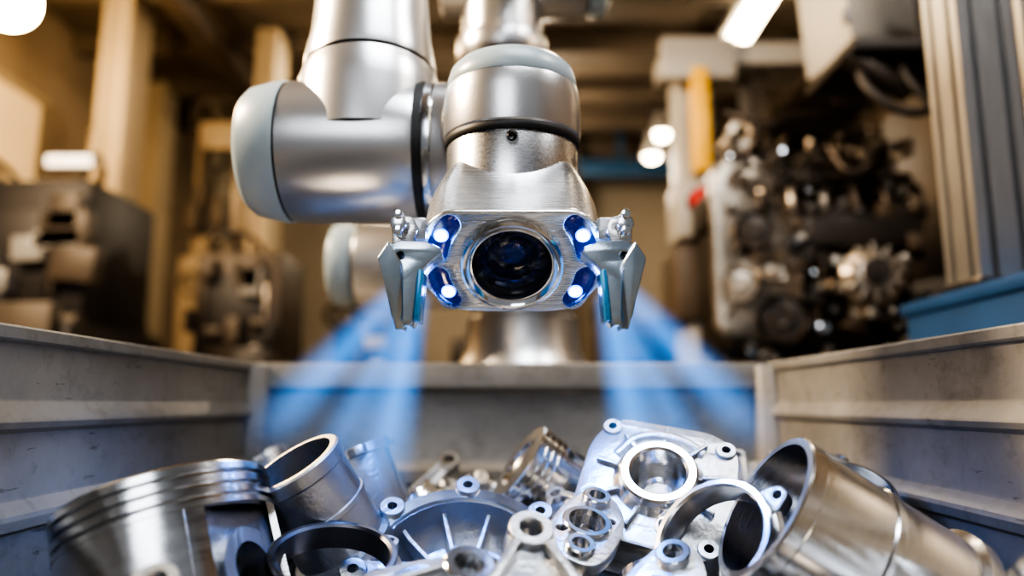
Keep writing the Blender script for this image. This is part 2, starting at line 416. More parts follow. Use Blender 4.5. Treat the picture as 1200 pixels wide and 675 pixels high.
# heap of parts underneath: instanced, grouped as one thing
protos = [mk_piston('p0', .045, .075), mk_liner('p1'), mk_cup('p2'), mk_ring('p3'), mk_housing('p4', .05), mk_bracket('p5', .045), mk_rod('p6'), mk_plate('p7')]
heap = empty('castings_heap', (0, .5, -.44))
hi = Matrix.Translation((0, -.5, .44))
rnd = random.Random(12)
for lay, zb in enumerate((-.265, -.205, -.150)):
    for ix in range(9):
        for iy in range(12):
            x = -.33 + ix * .0825 + rnd.uniform(-.02, .02) + (lay % 2) * .02
            y = .02 + iy * .093 + rnd.uniform(-.02, .02)
            if lay == 1 and y < .3: continue
            if lay == 2 and y < .7: continue
            o = bpy.data.objects.new('casting', rnd.choice(protos).data); COL.objects.link(o)
            ax = Vector((rnd.uniform(-1, 1), rnd.uniform(-1, .5), rnd.uniform(.2, 1)))
            o.parent = heap
            o.matrix_parent_inverse = hi
            x = max(-.31, min(.31, x)); y = min(1.05, y)
            o.matrix_basis = fr((x, y, zb + rnd.uniform(-.012, .01) + abs(x) * .05), ax, rnd.uniform(0, 6)) @ Matrix.Scale(.85, 4)
for p in protos: bpy.data.objects.remove(p)

# ------------------------------------------------------------------ robot
R = []
EY = .78; EZ = .272
def xl(name, prof, m, x0, y, z, par=None, d=(1, 0, 0)):
    return lathe(name, prof, m, fr((x0, y, z), d), 96)
R.append(xl('elbow_housing', [(.070, -.003), (.076, .002), (.0775, .02), (.0775, .10), (.0765, .132), (.075, .139), (0, .139)], M_ROBOT, -.240, EY, EZ))
R.append(xl('elbow_cap', [(0, .0), (.050, .0), (.063, .004), (.070, .012), (.0755, .034), (.0770, .044), (.0770, .048), (.07, .050)], M_CAP, -.289, EY, EZ))
R.append(xl('cap_seam', [(.0755, 0), (.0755, .004)], M_BLACK, -.2418, EY, EZ))
R.append(xl('joint_gasket', [(0, 0), (.0745, 0), (.0765, .001), (.0765, .009), (.0745, .010), (0, .010)], M_BLACK, -.1015, EY, EZ))
R.append(xl('joint_ring', [(0, 0), (.0750, 0), (.0755, .001), (.0755, .008), (.074, .010), (0, .010)], M_MACH, -.0915, EY, EZ))
R.append(sweep('wrist_stub', [((-.083, .780, .271), (1, 0, 0), .0740), ((-.079, .780, .271), (1, 0, 0), .0752), ((-.060, .778, .271), (1, -.15, 0), .0750), ((-.042, .771, .272), (1, -.4, 0), .0735),
                              ((-.027, .760, .273), (1, -.8, 0), .0710), ((-.014, .745, .274), (.8, -1, 0), .068), ((-.005, .726, .275), (.4, -1, 0), .064), ((0, .70, .276), (.05, -1, 0), .056), ((0, .68, .277), (0, -1, 0), .045)], M_ROBOT))
la = Vector((-.020, .10, 1)).normalized()
base = Vector((-.158, EY, EZ))
R.append(lathe('forearm_socket', [(.082, .0), (.080, .055), (.0785, .075), (.076, .084), (.0745, .090), (.072, .092), (0, .092)], M_ROBOT, fr(base, la), 96))
R.append(lathe('forearm_seam', [(.0715, .091), (.0715, .096)], M_BLACK, fr(base, la), 96))
R.append(lathe('forearm_link', [(.0735, .095), (.0735, .104), (.067, .14), (.0635, .20), (.0625, .30), (.0625, .62), (0, .62)], M_ROBOT, fr(base, la), 96))
WX, WY = 0.0, .700
R.append(lathe('wrist_body', [(0, .253), (.0655, .253), (.0672, .255), (.0678, .262), (.0678, .288), (.0665, .300), (.0655, .304), (0, .304)], M_ROBOT, fr((WX, WY, 0)), 96))
R.append(lathe('wrist_cap', [(.0635, .304), (.0645, .306), (.0640, .314), (.061, .324), (.054, .331), (.043, .334), (0, .335)], M_CAP, fr((WX, WY, 0)), 96))
R.append(lathe('wrist_seam', [(.0642, .3030), (.0642, .307)], M_BLACK, fr((WX, WY, 0)), 96))
R.append(lathe('wrist_gasket', [(0, .246), (.0655, .246), (.0665, .248), (.0665, .252), (.0655, .254)], M_BLACK, fr((WX, WY, 0)), 96))
R.append(lathe('tool_flange', [(0, .150), (.058, .150), (.0635, .156), (.0640, .160), (.0640, .2445), (.063, .2465), (0, .2465)], M_BRUSH, fr((WX, WY, 0)), 96))
R.append(lathe('flange_screw', [(.0018, .0), (.0018, .002), (.0034, .003), (.0042, .002), (.0042, -.004)], M_SCREW, fr((0, WY - .0645, .237), (0, -1, 0)), 24))
R.append(lathe('screw_collar', [(.0042, .0), (.0046, .0012), (.0062, .0008), (.0064, -.003)], M_CHROME, fr((0, WY - .0645, .237), (0, -1, 0)), 24))

# tool head frame: x right, y plate-up, z face normal
th = math.radians(43)
TF = Matrix(((1, 0, 0, 0), (0, -math.sin(th), -math.cos(th), .620), (0, math.cos(th), -math.sin(th), .120), (0, 0, 0, 1)))
def loc(*p): return (TF @ Vector(p))
face = rpoly([(-.056, .050), (.056, .050), (.0725, .036), (.0800, .006), (.0770, -.022), (.058, -.046), (.036, -.051), (-.036, -.051), (-.058, -.046), (-.0770, -.022), (-.0800, .006), (-.0725, .036)], .012, 5)
def loft(name, outline, stations, m):
    bm = bmesh.new(); rows = []
    for z, sx, sy, oy in stations:
        rows.append([bm.verts.new((x * sx, y * sy + oy, z)) for x, y in outline])
    for a, b in zip(rows[:-1], rows[1:]):
        for j in range(len(outline)):
            j2 = (j + 1) % len(outline); bm.faces.new((a[j], a[j2], b[j2], b[j]))
    bm.faces.new(rows[-1][::-1])
    return fin(bm, name, m, TF, 40)
R.append(loft('tool_body', face, [(-.0025, .995, .995, 0), (-.050, .985, .99, .0), (-.070, .95, .98, .0005), (-.092, .88, .96, .002), (-.108, .82, .94, .003), (-.112, .79, .92, .003)], M_BRUSH))
LH = circ(0, -.002, .0435, 72)
def arcpad(sx, sy, r0=.0555, r1=.0735, a0=3, a1=41):
    pts = []
    rm = (r0 + r1) / 2; w = (r1 - r0) / 2
    A0, A1 = math.radians(a0), math.radians(a1)
    for i in range(13): a = A0 + (A1 - A0) * i / 12; pts.append((r1 * math.cos(a), r1 * math.sin(a)))
    for i in range(1, 8): t = PI * i / 8; rr = rm + w * math.cos(t); d = w * math.sin(t) / rm; pts.append((rr * math.cos(A1 + d), rr * math.sin(A1 + d)))
    for i in range(13): a = A1 + (A0 - A1) * i / 12; pts.append((r0 * math.cos(a), r0 * math.sin(a)))
    for i in range(1, 8): t = PI * i / 8; rr = rm - w * math.cos(t); d = w * math.sin(t) / rm; pts.append((rr * math.cos(A0 - d), rr * math.sin(A0 - d)))
    return [(sx * x, sy * y - .002) for x, y in pts]
pads = [arcpad(sx, sy, a0=10, a1=37 if sy > 0 else 34) for sx in (-1, 1) for sy in (-1, 1)]
R.append(plate('face_plate', face, [LH] + pads, .006, M_BRUSH, TF @ Matrix.Translation((0, 0, 0)), bev=.0011))
for i, p in enumerate(pads):
    R.append(plate('led_window', p, [], .002, M_POD, TF @ Matrix.Translation((0, 0, -.001)), bev=.0002))
leds = []
for sx, sy in ((-1, 1), (1, 1), (-1, -1), (1, -1)):
    lx, ly = (sx * .0592, .0255) if sy > 0 else (sx * .0555, -.031)
    leds.append((lx, ly))
    M = TF @ Matrix.Translation((lx, ly, 0))
    R.append(lathe('led_bezel', [(.0045, .0), (.0050, .0014), (.0062, .0010), (.0064, -.001)], M_LEDH, M, 32))
    R.append(lathe('led', [(0, .0022), (.0028, .0018), (.0042, .0006), (.0045, -.001)], M_LED, M, 32))
ML = TF @ Matrix.Translation((0, -.002, 0))
R.append(lathe('lens_ring', [(.0440, -.004), (.0440, .0045), (.0435, .0075), (.0415, .0085), (.0395, .0080), (.0370, .0050), (.0355, .0040), (.0350, .0050), (.0343, .0050), (.0335, .001), (.0335, -.02)], M_CHROME, ML, 120))
R.append(lathe('lens_barrel', [(.0341, .001), (.0335, -.002), (.031, -.004), (.0305, -.002), (.0295, -.002), (.0285, -.006), (.022, -.009), (.0215, -.007), (.0205, -.007), (.0195, -.011), (.0145, -.013), (.014, -.0115), (.013, -.0115), (.0125, -.016), (0, -.016)], M_LENSIN, ML, 96))
R.append(lathe('lens_coating_ring', [(.0245, -.0072), (.0235, -.0068), (.0225, -.0078)], M_COAT, ML, 64))
R.append(lathe('lens_coating_ring_inner', [(.0165, -.0112), (.0155, -.0108), (.015, -.0118)], M_COAT, ML, 64))
R.append(lathe('rear_element', [(0, -.0118), (.006, -.0124), (.0120, -.0145)], M_COAT, ML, 64))
R.append(lathe('front_element', [(0, .0030), (.012, .0024), (.024, .0006), (.0330, -.0022), (.0330, -.0030), (.024, -.0004), (.012, .0013), (0, .0019)], M_GLASS, ML, 96))
# jaws
M_GRIP = mat('grip_polymer', (.05, .28, .55), .3, .25)
XZ = lambda y: Matrix(((1, 0, 0, 0), (0, 0, -1, y), (0, 1, 0, 0), (0, 0, 0, 1)))
for s in (-1, 1):
    prof = [(.1035, .112), (.098, .123), (.088, .1275), (.068, .1265), (.0570, .1215), (.0560, .117), (.066, .108), (.0740, .098), (.0765, .064), (.0790, .0595), (.0905, .0605), (.0940, .068), (.0985, .088)]
    pts = [(s * x, z) for x, z in prof]
    R.append(plate('jaw', pts, [circ(s * .088, .115, .003, 20)], .030, M_JAW, XZ(.585), bev=.0012))
    bm = bmesh.new()
    V = [(.1045, .563, .112), (.101, .598, .113), (.096, .561, .1245), (.092, .600, .128), (.0895, .566, .056), (.0885, .594, .056), (.0840, .571, .0570), (.0840, .590, .0570), (.086, .564, .108), (.084, .596, .108)]
    vs = [bm.verts.new((s * a, b, c)) for a, b, c in V]
    bmesh.ops.convex_hull(bm, input=vs)
    bmesh.ops.bevel(bm, geom=list(bm.edges), offset=.0008, segments=1, affect='EDGES')
    R.append(fin(bm, 'jaw_blade', M_JAW, ang=20))
    R.append(box('grip_pad', (.004, .032, .040), (s * .0725, .580, .083), M_GRIP, .001, (0, s * -.07, 0)))
    for dz in (0, .013):
        R.append(cyl('link_pin', (s * .0905, .570, .136 + dz), (s * .0905, .606, .136 + dz), .0038, M_CHROME, bev=.0006, segs=24))
    R.append(plate('link_arm', rpoly([(s * .083, .122), (s * .0965, .122), (s * .098, .146), (s * .092, .152), (s * .080, .150), (s * .076, .140)], .004), [circ(s * .088, .142, .0025, 16)], .022, M_BRUSH, XZ(.596), bev=.0012))
    R.append(bxy('link_mount', s * .070, s * .086, .592, .640, .132, .152, M_CAST, .003))
    R.append(cyl('pivot', (s * .0905, .572, .142), (s * .0905, .583, .142), .0065, M_MACH, bev=.001, segs=32))
top = base + la * .62
R.append(cyl('forearm_top_joint', top + Vector((-.10, 0, 0)), top + Vector((.12, 0, 0)), .082, M_ROBOT, bev=.008, segs=64))
R.append(cyl('forearm_top_cap', top + Vector((-.13, 0, 0)), top + Vector((-.10, 0, 0)), .078, M_CAP, bev=.012, segs=64))
SY = 1.36
R.append(cyl('connecting_tube', top + Vector((.06, 0, 0)), (.06, SY, .84), .062, M_ROBOT, segs=64))
R.append(cyl('upper_joint', (-.14, SY, .84), (.15, SY, .84), .082, M_ROBOT, bev=.008, segs=64))
R.append(cyl('upper_joint_cap', (.15, SY, .84), (.19, SY, .84), .078, M_CAP, bev=.012, segs=64))
R.append(cyl('upper_arm', (-.02, SY, .30), (-.02, SY, .80), .078, M_ROBOT, segs=64))
R.append(cyl('upper_arm_collar', (-.02, SY, .655), (-.02, SY, .70), .088, M_ROBOT, bev=.006, segs=64))
R.append(cyl('upper_arm_gasket', (-.02, SY, .645), (-.02, SY, .656), .084, M_BLACK, segs=64))
R.append(cyl('shoulder_housing', (-.285, SY, .255), (.10, SY, .255), .080, M_ROBOT, bev=.006, segs=64))
R.append(cyl('shoulder_cap', (-.335, SY, .255), (-.288, SY, .255), .078, M_CAP, bev=.016, segs=64))
R.append(lathe('base_turret', [(.145, FLOOR + .02), (.145, .02), (.14, .04), (.122, .08), (.112, .10), (.108, .15), (.108, .160), (.100, .165), (.098, .25), (.07, .30), (0, .31)], M_ROBOT, fr((.02, SY + .08, 0)), 80))
R.append(lathe('pedestal_plate', [(0, FLOOR), (.2, FLOOR), (.2, FLOOR + .02), (0, FLOOR + .02)], M_STEEL, fr((.02, SY + .08, 0)), 64))

# LED work-light beams: imitated by cone volumes that emit a fading blue glow
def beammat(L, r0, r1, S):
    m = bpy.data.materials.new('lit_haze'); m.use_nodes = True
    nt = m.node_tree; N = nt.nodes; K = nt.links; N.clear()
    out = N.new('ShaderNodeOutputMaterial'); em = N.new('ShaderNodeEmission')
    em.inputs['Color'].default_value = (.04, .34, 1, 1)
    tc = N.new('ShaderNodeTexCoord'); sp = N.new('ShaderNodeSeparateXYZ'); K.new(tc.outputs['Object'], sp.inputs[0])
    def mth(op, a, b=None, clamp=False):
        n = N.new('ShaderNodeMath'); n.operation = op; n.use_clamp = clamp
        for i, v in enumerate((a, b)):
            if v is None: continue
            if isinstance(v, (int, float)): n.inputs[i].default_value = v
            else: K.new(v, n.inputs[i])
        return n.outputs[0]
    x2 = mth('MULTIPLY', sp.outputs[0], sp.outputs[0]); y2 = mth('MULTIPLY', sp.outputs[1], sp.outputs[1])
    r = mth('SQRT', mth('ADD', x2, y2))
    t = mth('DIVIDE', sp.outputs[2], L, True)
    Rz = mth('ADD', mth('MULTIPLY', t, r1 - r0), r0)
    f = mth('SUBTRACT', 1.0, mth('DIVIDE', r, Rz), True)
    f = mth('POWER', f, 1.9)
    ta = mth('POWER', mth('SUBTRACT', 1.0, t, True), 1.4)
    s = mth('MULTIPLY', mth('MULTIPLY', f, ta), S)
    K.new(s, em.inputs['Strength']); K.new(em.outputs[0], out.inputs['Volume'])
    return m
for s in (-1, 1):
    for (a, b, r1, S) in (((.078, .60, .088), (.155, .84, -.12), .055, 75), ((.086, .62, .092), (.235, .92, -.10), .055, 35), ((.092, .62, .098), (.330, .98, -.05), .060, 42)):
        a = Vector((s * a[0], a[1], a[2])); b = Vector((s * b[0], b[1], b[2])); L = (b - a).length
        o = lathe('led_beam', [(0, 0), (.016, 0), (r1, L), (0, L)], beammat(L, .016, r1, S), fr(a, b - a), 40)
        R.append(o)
group('robot_arm', R, (.02, 1.44, FLOOR))

# ------------------------------------------------------------------ room shell
M_WALL = mat('ochre_wall_paint', (.36, .31, .24), 0, .75, .12, 1.2)
M_WALLD = mat('brown_wall_paint', (.22, .165, .11), 0, .75, .2, 1.2)
M_CEIL = mat('brown_ceiling', (.095, .072, .050), 0, .7, .2, 2)
M_FLOOR = mat('concrete_floor', (.16, .145, .13), 0, .5, .2, 2, .2, 30)
M_CREAM = mat('cream_column_paint', (.36, .285, .19), 0, .5, .08, 2)
M_DKM = mat('dark_machine_paint', (.025, .020, .017), .2, .5, .3, 4)
M_BRM = mat('brown_machine_paint', (.075, .055, .038), .2, .5, .3, 4)
M_GRYM = mat('grey_machine_paint', (.33, .31, .28), .1, .45, .1, 4)
M_IRON = mat('engine_iron', (.055, .045, .038), .8, .38, .4, 14, .3, 30)
M_ENGA = mat('engine_aluminium', (.38, .33, .27), .9, .32, .30, 14, .3, 30)
M_YEL = mat('yellow_paint', (.80, .45, .02), 0, .4, .05)
M_RED = mat('red_plastic', (.55, .012, .008), 0, .5, .05, spec=.3)
M_BLUE = mat('blue_painted_steel', (.008, .045, .13), .0, .6, .12, 10, .1, 40, spec=.3)
M_BLUE2 = mat('dark_blue_paint', (.012, .06, .14), .1, .45, .12, 10)
M_EXT = mat('extruded_aluminium', (.56, .55, .54), .9, .36, .05, 30, .1, 90, (8, 8, .4))
M_LAMP = mat('lamp_warm', (1, .9, .7), 0, .5, 0, emit=(1, .82, .55), estr=34)
M_LAMPH = mat('lamp_hot', (1, .8, .5), 0, .5, 0, emit=(1, .72, .36), estr=120)
M_SCRN = mat('screen_white', (1, .95, .85), 0, .5, 0, emit=(1, .86, .66), estr=1.6)
M_PANE = mat('amber_pane', (.6, .45, .25), 0, .3, .1, emit=(1, .62, .28), estr=.45)

bxy('floor', -3.9, 3.9, -3, 9.2, FLOOR - .1, FLOOR, M_FLOOR)
bxy('ceiling', -3.9, 3.9, -3, 9.2, 3.1, 3.2, M_CEIL)
bxy('wall_back', -3.9, 3.9, 9.0, 9.2, FLOOR, 3.1, M_WALL)
bxy('wall_left', -3.9, -3.7, -3, 9.0, FLOOR, 3.1, M_WALLD)
bxy('wall_right', 3.7, 3.9, -3, 9.0, FLOOR, 3.1, M_WALLD)
tr = []
for i in range(9):
    y = 1.6 + i * .85
    tr.append(bxy('beam', -3.7, 3.7, y, y + .10, 2.92, 3.1, M_CEIL, .004))
for x in (-2.4, .0, 2.6):
    tr.append(bxy('girder', x - .08, x + .08, -2.9, 9.0, 2.78, 2.93, M_BRM, .004))
group('ceiling_beams', tr, (0, 4, 2.9))
group('overhead_crane_rail', [bxy('rail', -.4, 3.6, 8.0, 8.12, 2.52, 2.68, M_BLUE2, .01), bxy('flange', -.4, 3.6, 7.96, 8.16, 2.66, 2.70, M_BLUE2, .005), bxy('trolley', 1.9, 2.3, 7.9, 8.2, 2.3, 2.52, M_YEL, .02)]
      + [bxy('hanger', x, x + .06, 8.03, 8.09, 2.7, 3.1, M_BLUE2) for x in (-.2, 1.2, 2.6, 3.4)], (1.6, 8, 2.6))

def tubelamp(x, y0, y1, z, m=M_LAMP):
    o = [bxy('housing', x - .13, x + .13, y0, y1, z + .03, z + .10, M_GRYM, .01),
         cyl('tube_a', (x - .06, y0 + .03, z), (x - .06, y1 - .03, z), .03, m, segs=20),
         cyl('tube_b', (x + .06, y0 + .03, z), (x + .06, y1 - .03, z), .03, m, segs=20),
         bxy('hook', x - .01, x + .01, (y0 + y1) / 2, (y0 + y1) / 2 + .02, z + .1, 3.1, M_STEEL)]
    group('ceiling_lamp', o, (x, (y0 + y1) / 2, z))
tubelamp(1.82, 4.5, 5.9, 2.90)
tubelamp(-1.3, 5.2, 6.6, 2.90)
def highbay(x, y, z, r, m):
    o = [lathe('shade', [(.03, .24), (.05, .16), (r, .02), (r, 0), (r - .01, 0), (.04, .15)], M_GRYM, fr((x, y, z)), 40),
         lathe('bulb', [(0, -.05), (r * .5, -.03), (r * .75, .02), (r * .5, .08), (0, .1)], m, fr((x, y, z)), 32),
         cyl('stem', (x, y, z + .2), (x, y, 3.1), .012, M_STEEL, segs=12)]
    group('high_bay_lamp', o, (x, y, z))
GX, GY, GZ = -2.86, 3.9, 2.26
group('globe_pendant_lamp', [lathe('globe', [(0, -.15)] + [(.15 * math.sin(PI * i / 16), -.15 * math.cos(PI * i / 16)) for i in range(1, 15)] + [(.05, .145)], M_LAMPH, fr((GX, GY, GZ)), 40),
      lathe('collar', [(.0, .17), (.05, .17), (.055, .14), (.05, .13)], M_STEEL, fr((GX, GY, GZ)), 32), cyl('stem', (GX, GY, GZ + .16), (GX, GY, 3.1), .012, M_STEEL, segs=12)], (GX, GY, GZ))
highbay(1.47, 7.0, 2.62, .13, M_LAMP)
highbay(1.34, 6.8, 2.33, .10, M_LAMP)

def column(x0, x1, y, m, w=.12):
    o = [bxy('shaft', x0, x1, y, y + .25, FLOOR, 3.0, m, .01), bxy('edge_a', x0 - .03, x0 + .02, y - .03, y + .28, FLOOR, 3.0, m, .004),
         bxy('edge_b', x1 - .02, x1 + .03, y - .03, y + .28, FLOOR, 3.0, m, .004), bxy('base', x0 - .08, x1 + .08, y - .08, y + .33, FLOOR, FLOOR + .05, M_STEEL, .01)]
    group('steel_column', o, ((x0 + x1) / 2, y, FLOOR))
column(-2.86, -2.72, 4.9, M_CREAM)
column(-2.02, -1.92, 5.6, M_CREAM)
column(-3.55, -3.3, 6.6, M_CREAM)
column(.55, .72, 8.0, M_BRM)
for i, y in enumerate((4.2, 6.2)):
    o = [bxy('pane', -3.70, -3.685, y, y + 1.3, .9, 2.3, M_PANE),
         bxy('frame_t', -3.70, -3.65, y - .05, y + 1.35, 2.3, 2.36, M_CREAM), bxy('frame_b', -3.70, -3.65, y - .05, y + 1.35, .84, .9, M_CREAM),
         bxy('mullion', -3.70, -3.66, y + .63, y + .67, .9, 2.3, M_CREAM)]
    group('window_%d' % (i + 1), o, (-3.7, y, .8))

def machine(name, x, y, w, d, h, m, m2=M_DKM, seed=1, lamp=None):
    rn = random.Random(seed); o = []
    z = FLOOR
    o.append(bxy('body', x, x + w, y, y + d, z + .08, z + h * .62, m, .02))
    o.append(bxy('head', x + w * .08, x + w * .92, y + d * .25, y + d, z + h * .60, z + h, m, .03))
    o.append(bxy('window', x + w * .2, x + w * .75, y + d * .235, y + d * .26, z + h * .68, z + h * .92, M_DKM, .01))
    o.append(bxy('frame', x + w * .17, x + w * .20, y + d * .22, y + d * .27, z + h * .66, z + h * .94, M_BRM, .003))
    o.append(bxy('handle', x + w * .78, x + w * .8, y + d * .2, y + d * .24, z + h * .7, z + h * .88, M_ENGA, .002))
    for i in range(5):
        o.append(bxy('vent', x + w * .15, x + w * .5, y - .01, y + .01, z + .25 + i * .05, z + .27 + i * .05, m2))
    o.append(bxy('panel', x + w * .62, x + w * .95, y - .06, y + .02, z + h * .45, z + h * .66, m2, .01))
    for i in range(3):
        o.append(cyl('button', (x + w * (.68 + .09 * i), y - .075, z + h * .52), (x + w * (.68 + .09 * i), y - .055, z + h * .52), .018, (M_RED, M_YEL, M_ENGA)[i], segs=16))
    for i in range(3):
        px = x + w * rn.uniform(.2, .8)
        o.append(tube('pipe', [(px, y + d * .5, z + h * .95), (px + .03, y + d * .4, z + h * 1.03), (px + rn.uniform(-.15, .15), y + d * .3, z + h * 1.06), (px + rn.uniform(-.15, .15), y + d * .6, z + h * .9)], .015, rn.choice([M_BRM, M_DKM])))
    for i in range(12):
        bx = x + w * rn.uniform(.05, .9); bz = z + h * rn.uniform(.45, .95)
        o.append(box('fitting', (w * rn.uniform(.05, .25), .08, h * rn.uniform(.02, .10)), (bx, y + d * .2, bz), rn.choice([M_DKM, M_BRM, M_BRM, M_GRYM, m2]), .006, (0, rn.uniform(-.1, .1), 0)))
    o.append(lathe('hand_wheel', [(.085, -.01), (.10, -.01), (.10, .01), (.085, .01)], M_BRM, fr((x + w * .3, y - .05, z + h * .55), (0, -1, 0)), 32, closed=True))
    o.append(box('wheel_spoke', (.18, .012, .014), (x + w * .3, y - .05, z + h * .55), M_BRM, .002, (0, .6, 0)))
    for sx in (.05, .95):
        for sy in (.1, .9):
            o.append(cyl('foot', (x + w * sx, y + d * sy, z), (x + w * sx, y + d * sy, z + .09), .04, M_STEEL, segs=16))
    if lamp: o.append(bxy('light_strip', *lamp, M_SCRN, .005))
    group(name, o, (x + w / 2, y + d / 2, FLOOR))
machine('lathe_machine', -2.75, 3.0, .95, .8, 1.75, M_DKM, M_BRM, 2, (-2.05, -1.85, 3.12, 3.14, 1.03, 1.08))
machine('milling_machine', -1.72, 3.7, .55, .6, 1.55, M_BRM, M_DKM, 3)
machine('drill_press', -1.15, 4.4, .6, .5, 1.25, M_DKM, M_BRM, 4)
machine('grinding_machine', -.5, 5.0, .9, .6, 1.2, M_DKM, M_BLUE2, 5)
machine('press_machine', .55, 5.2, .8, .6, 1.35, M_BRM, M_BLUE2, 6)
machine('control_cabinet', -2.62, 5.7, .48, .4, 3.05, M_CREAM, M_BRM, 7)
machine('boring_machine', -3.5, 5.4, .6, .5, 2.2, M_BRM, M_DKM, 8)
machine('lathe_machine', 2.3, 4.5, 1.0, .8, 2.6, M_BRM, M_DKM, 9)

g = [bxy('post', .70, .84, 2.95, 3.15, FLOOR, 1.50, M_GRYM, .01), bxy('crosshead', .64, 1.25, 2.9, 3.15, 1.40, 1.50, M_GRYM, .01),
     bxy('crosshead_lip', .62, .92, 2.86, 2.92, 1.32, 1.50, M_GRYM, .006), bxy('inner_post', 1.02, 1.10, 3.0, 3.15, FLOOR, 1.4, M_BRM, .005),
     bxy('yellow_ram', .735, .80, 2.84, 2.92, .92, 1.36, M_YEL, .01), cyl('rod', (.767, 2.88, .7), (.767, 2.88, .93), .018, M_BRM, segs=20),
     bxy('switch_box', .61, .82, 2.64, 2.84, .60, .82, M_GRYM, .015), cyl('stop_collar', (.69, 2.64, .73), (.69, 2.62, .73), .050, M_DKM, segs=28),
     cyl('stop_button', (.69, 2.62, .73), (.69, 2.57, .73), .040, M_RED, bev=.006, segs=28), bxy('foot', .6, 1.2, 2.62, 3.3, FLOOR, FLOOR + .08, M_STEEL, .01),
     bxy('lower_box', .60, .80, 2.66, 2.94, .30, .58, M_BRM, .02), bxy('box_stalk', .66, .74, 2.70, 2.95, FLOOR + .05, .62, M_GRYM, .008)]
group('press_frame', g, (.8, 3, FLOOR))

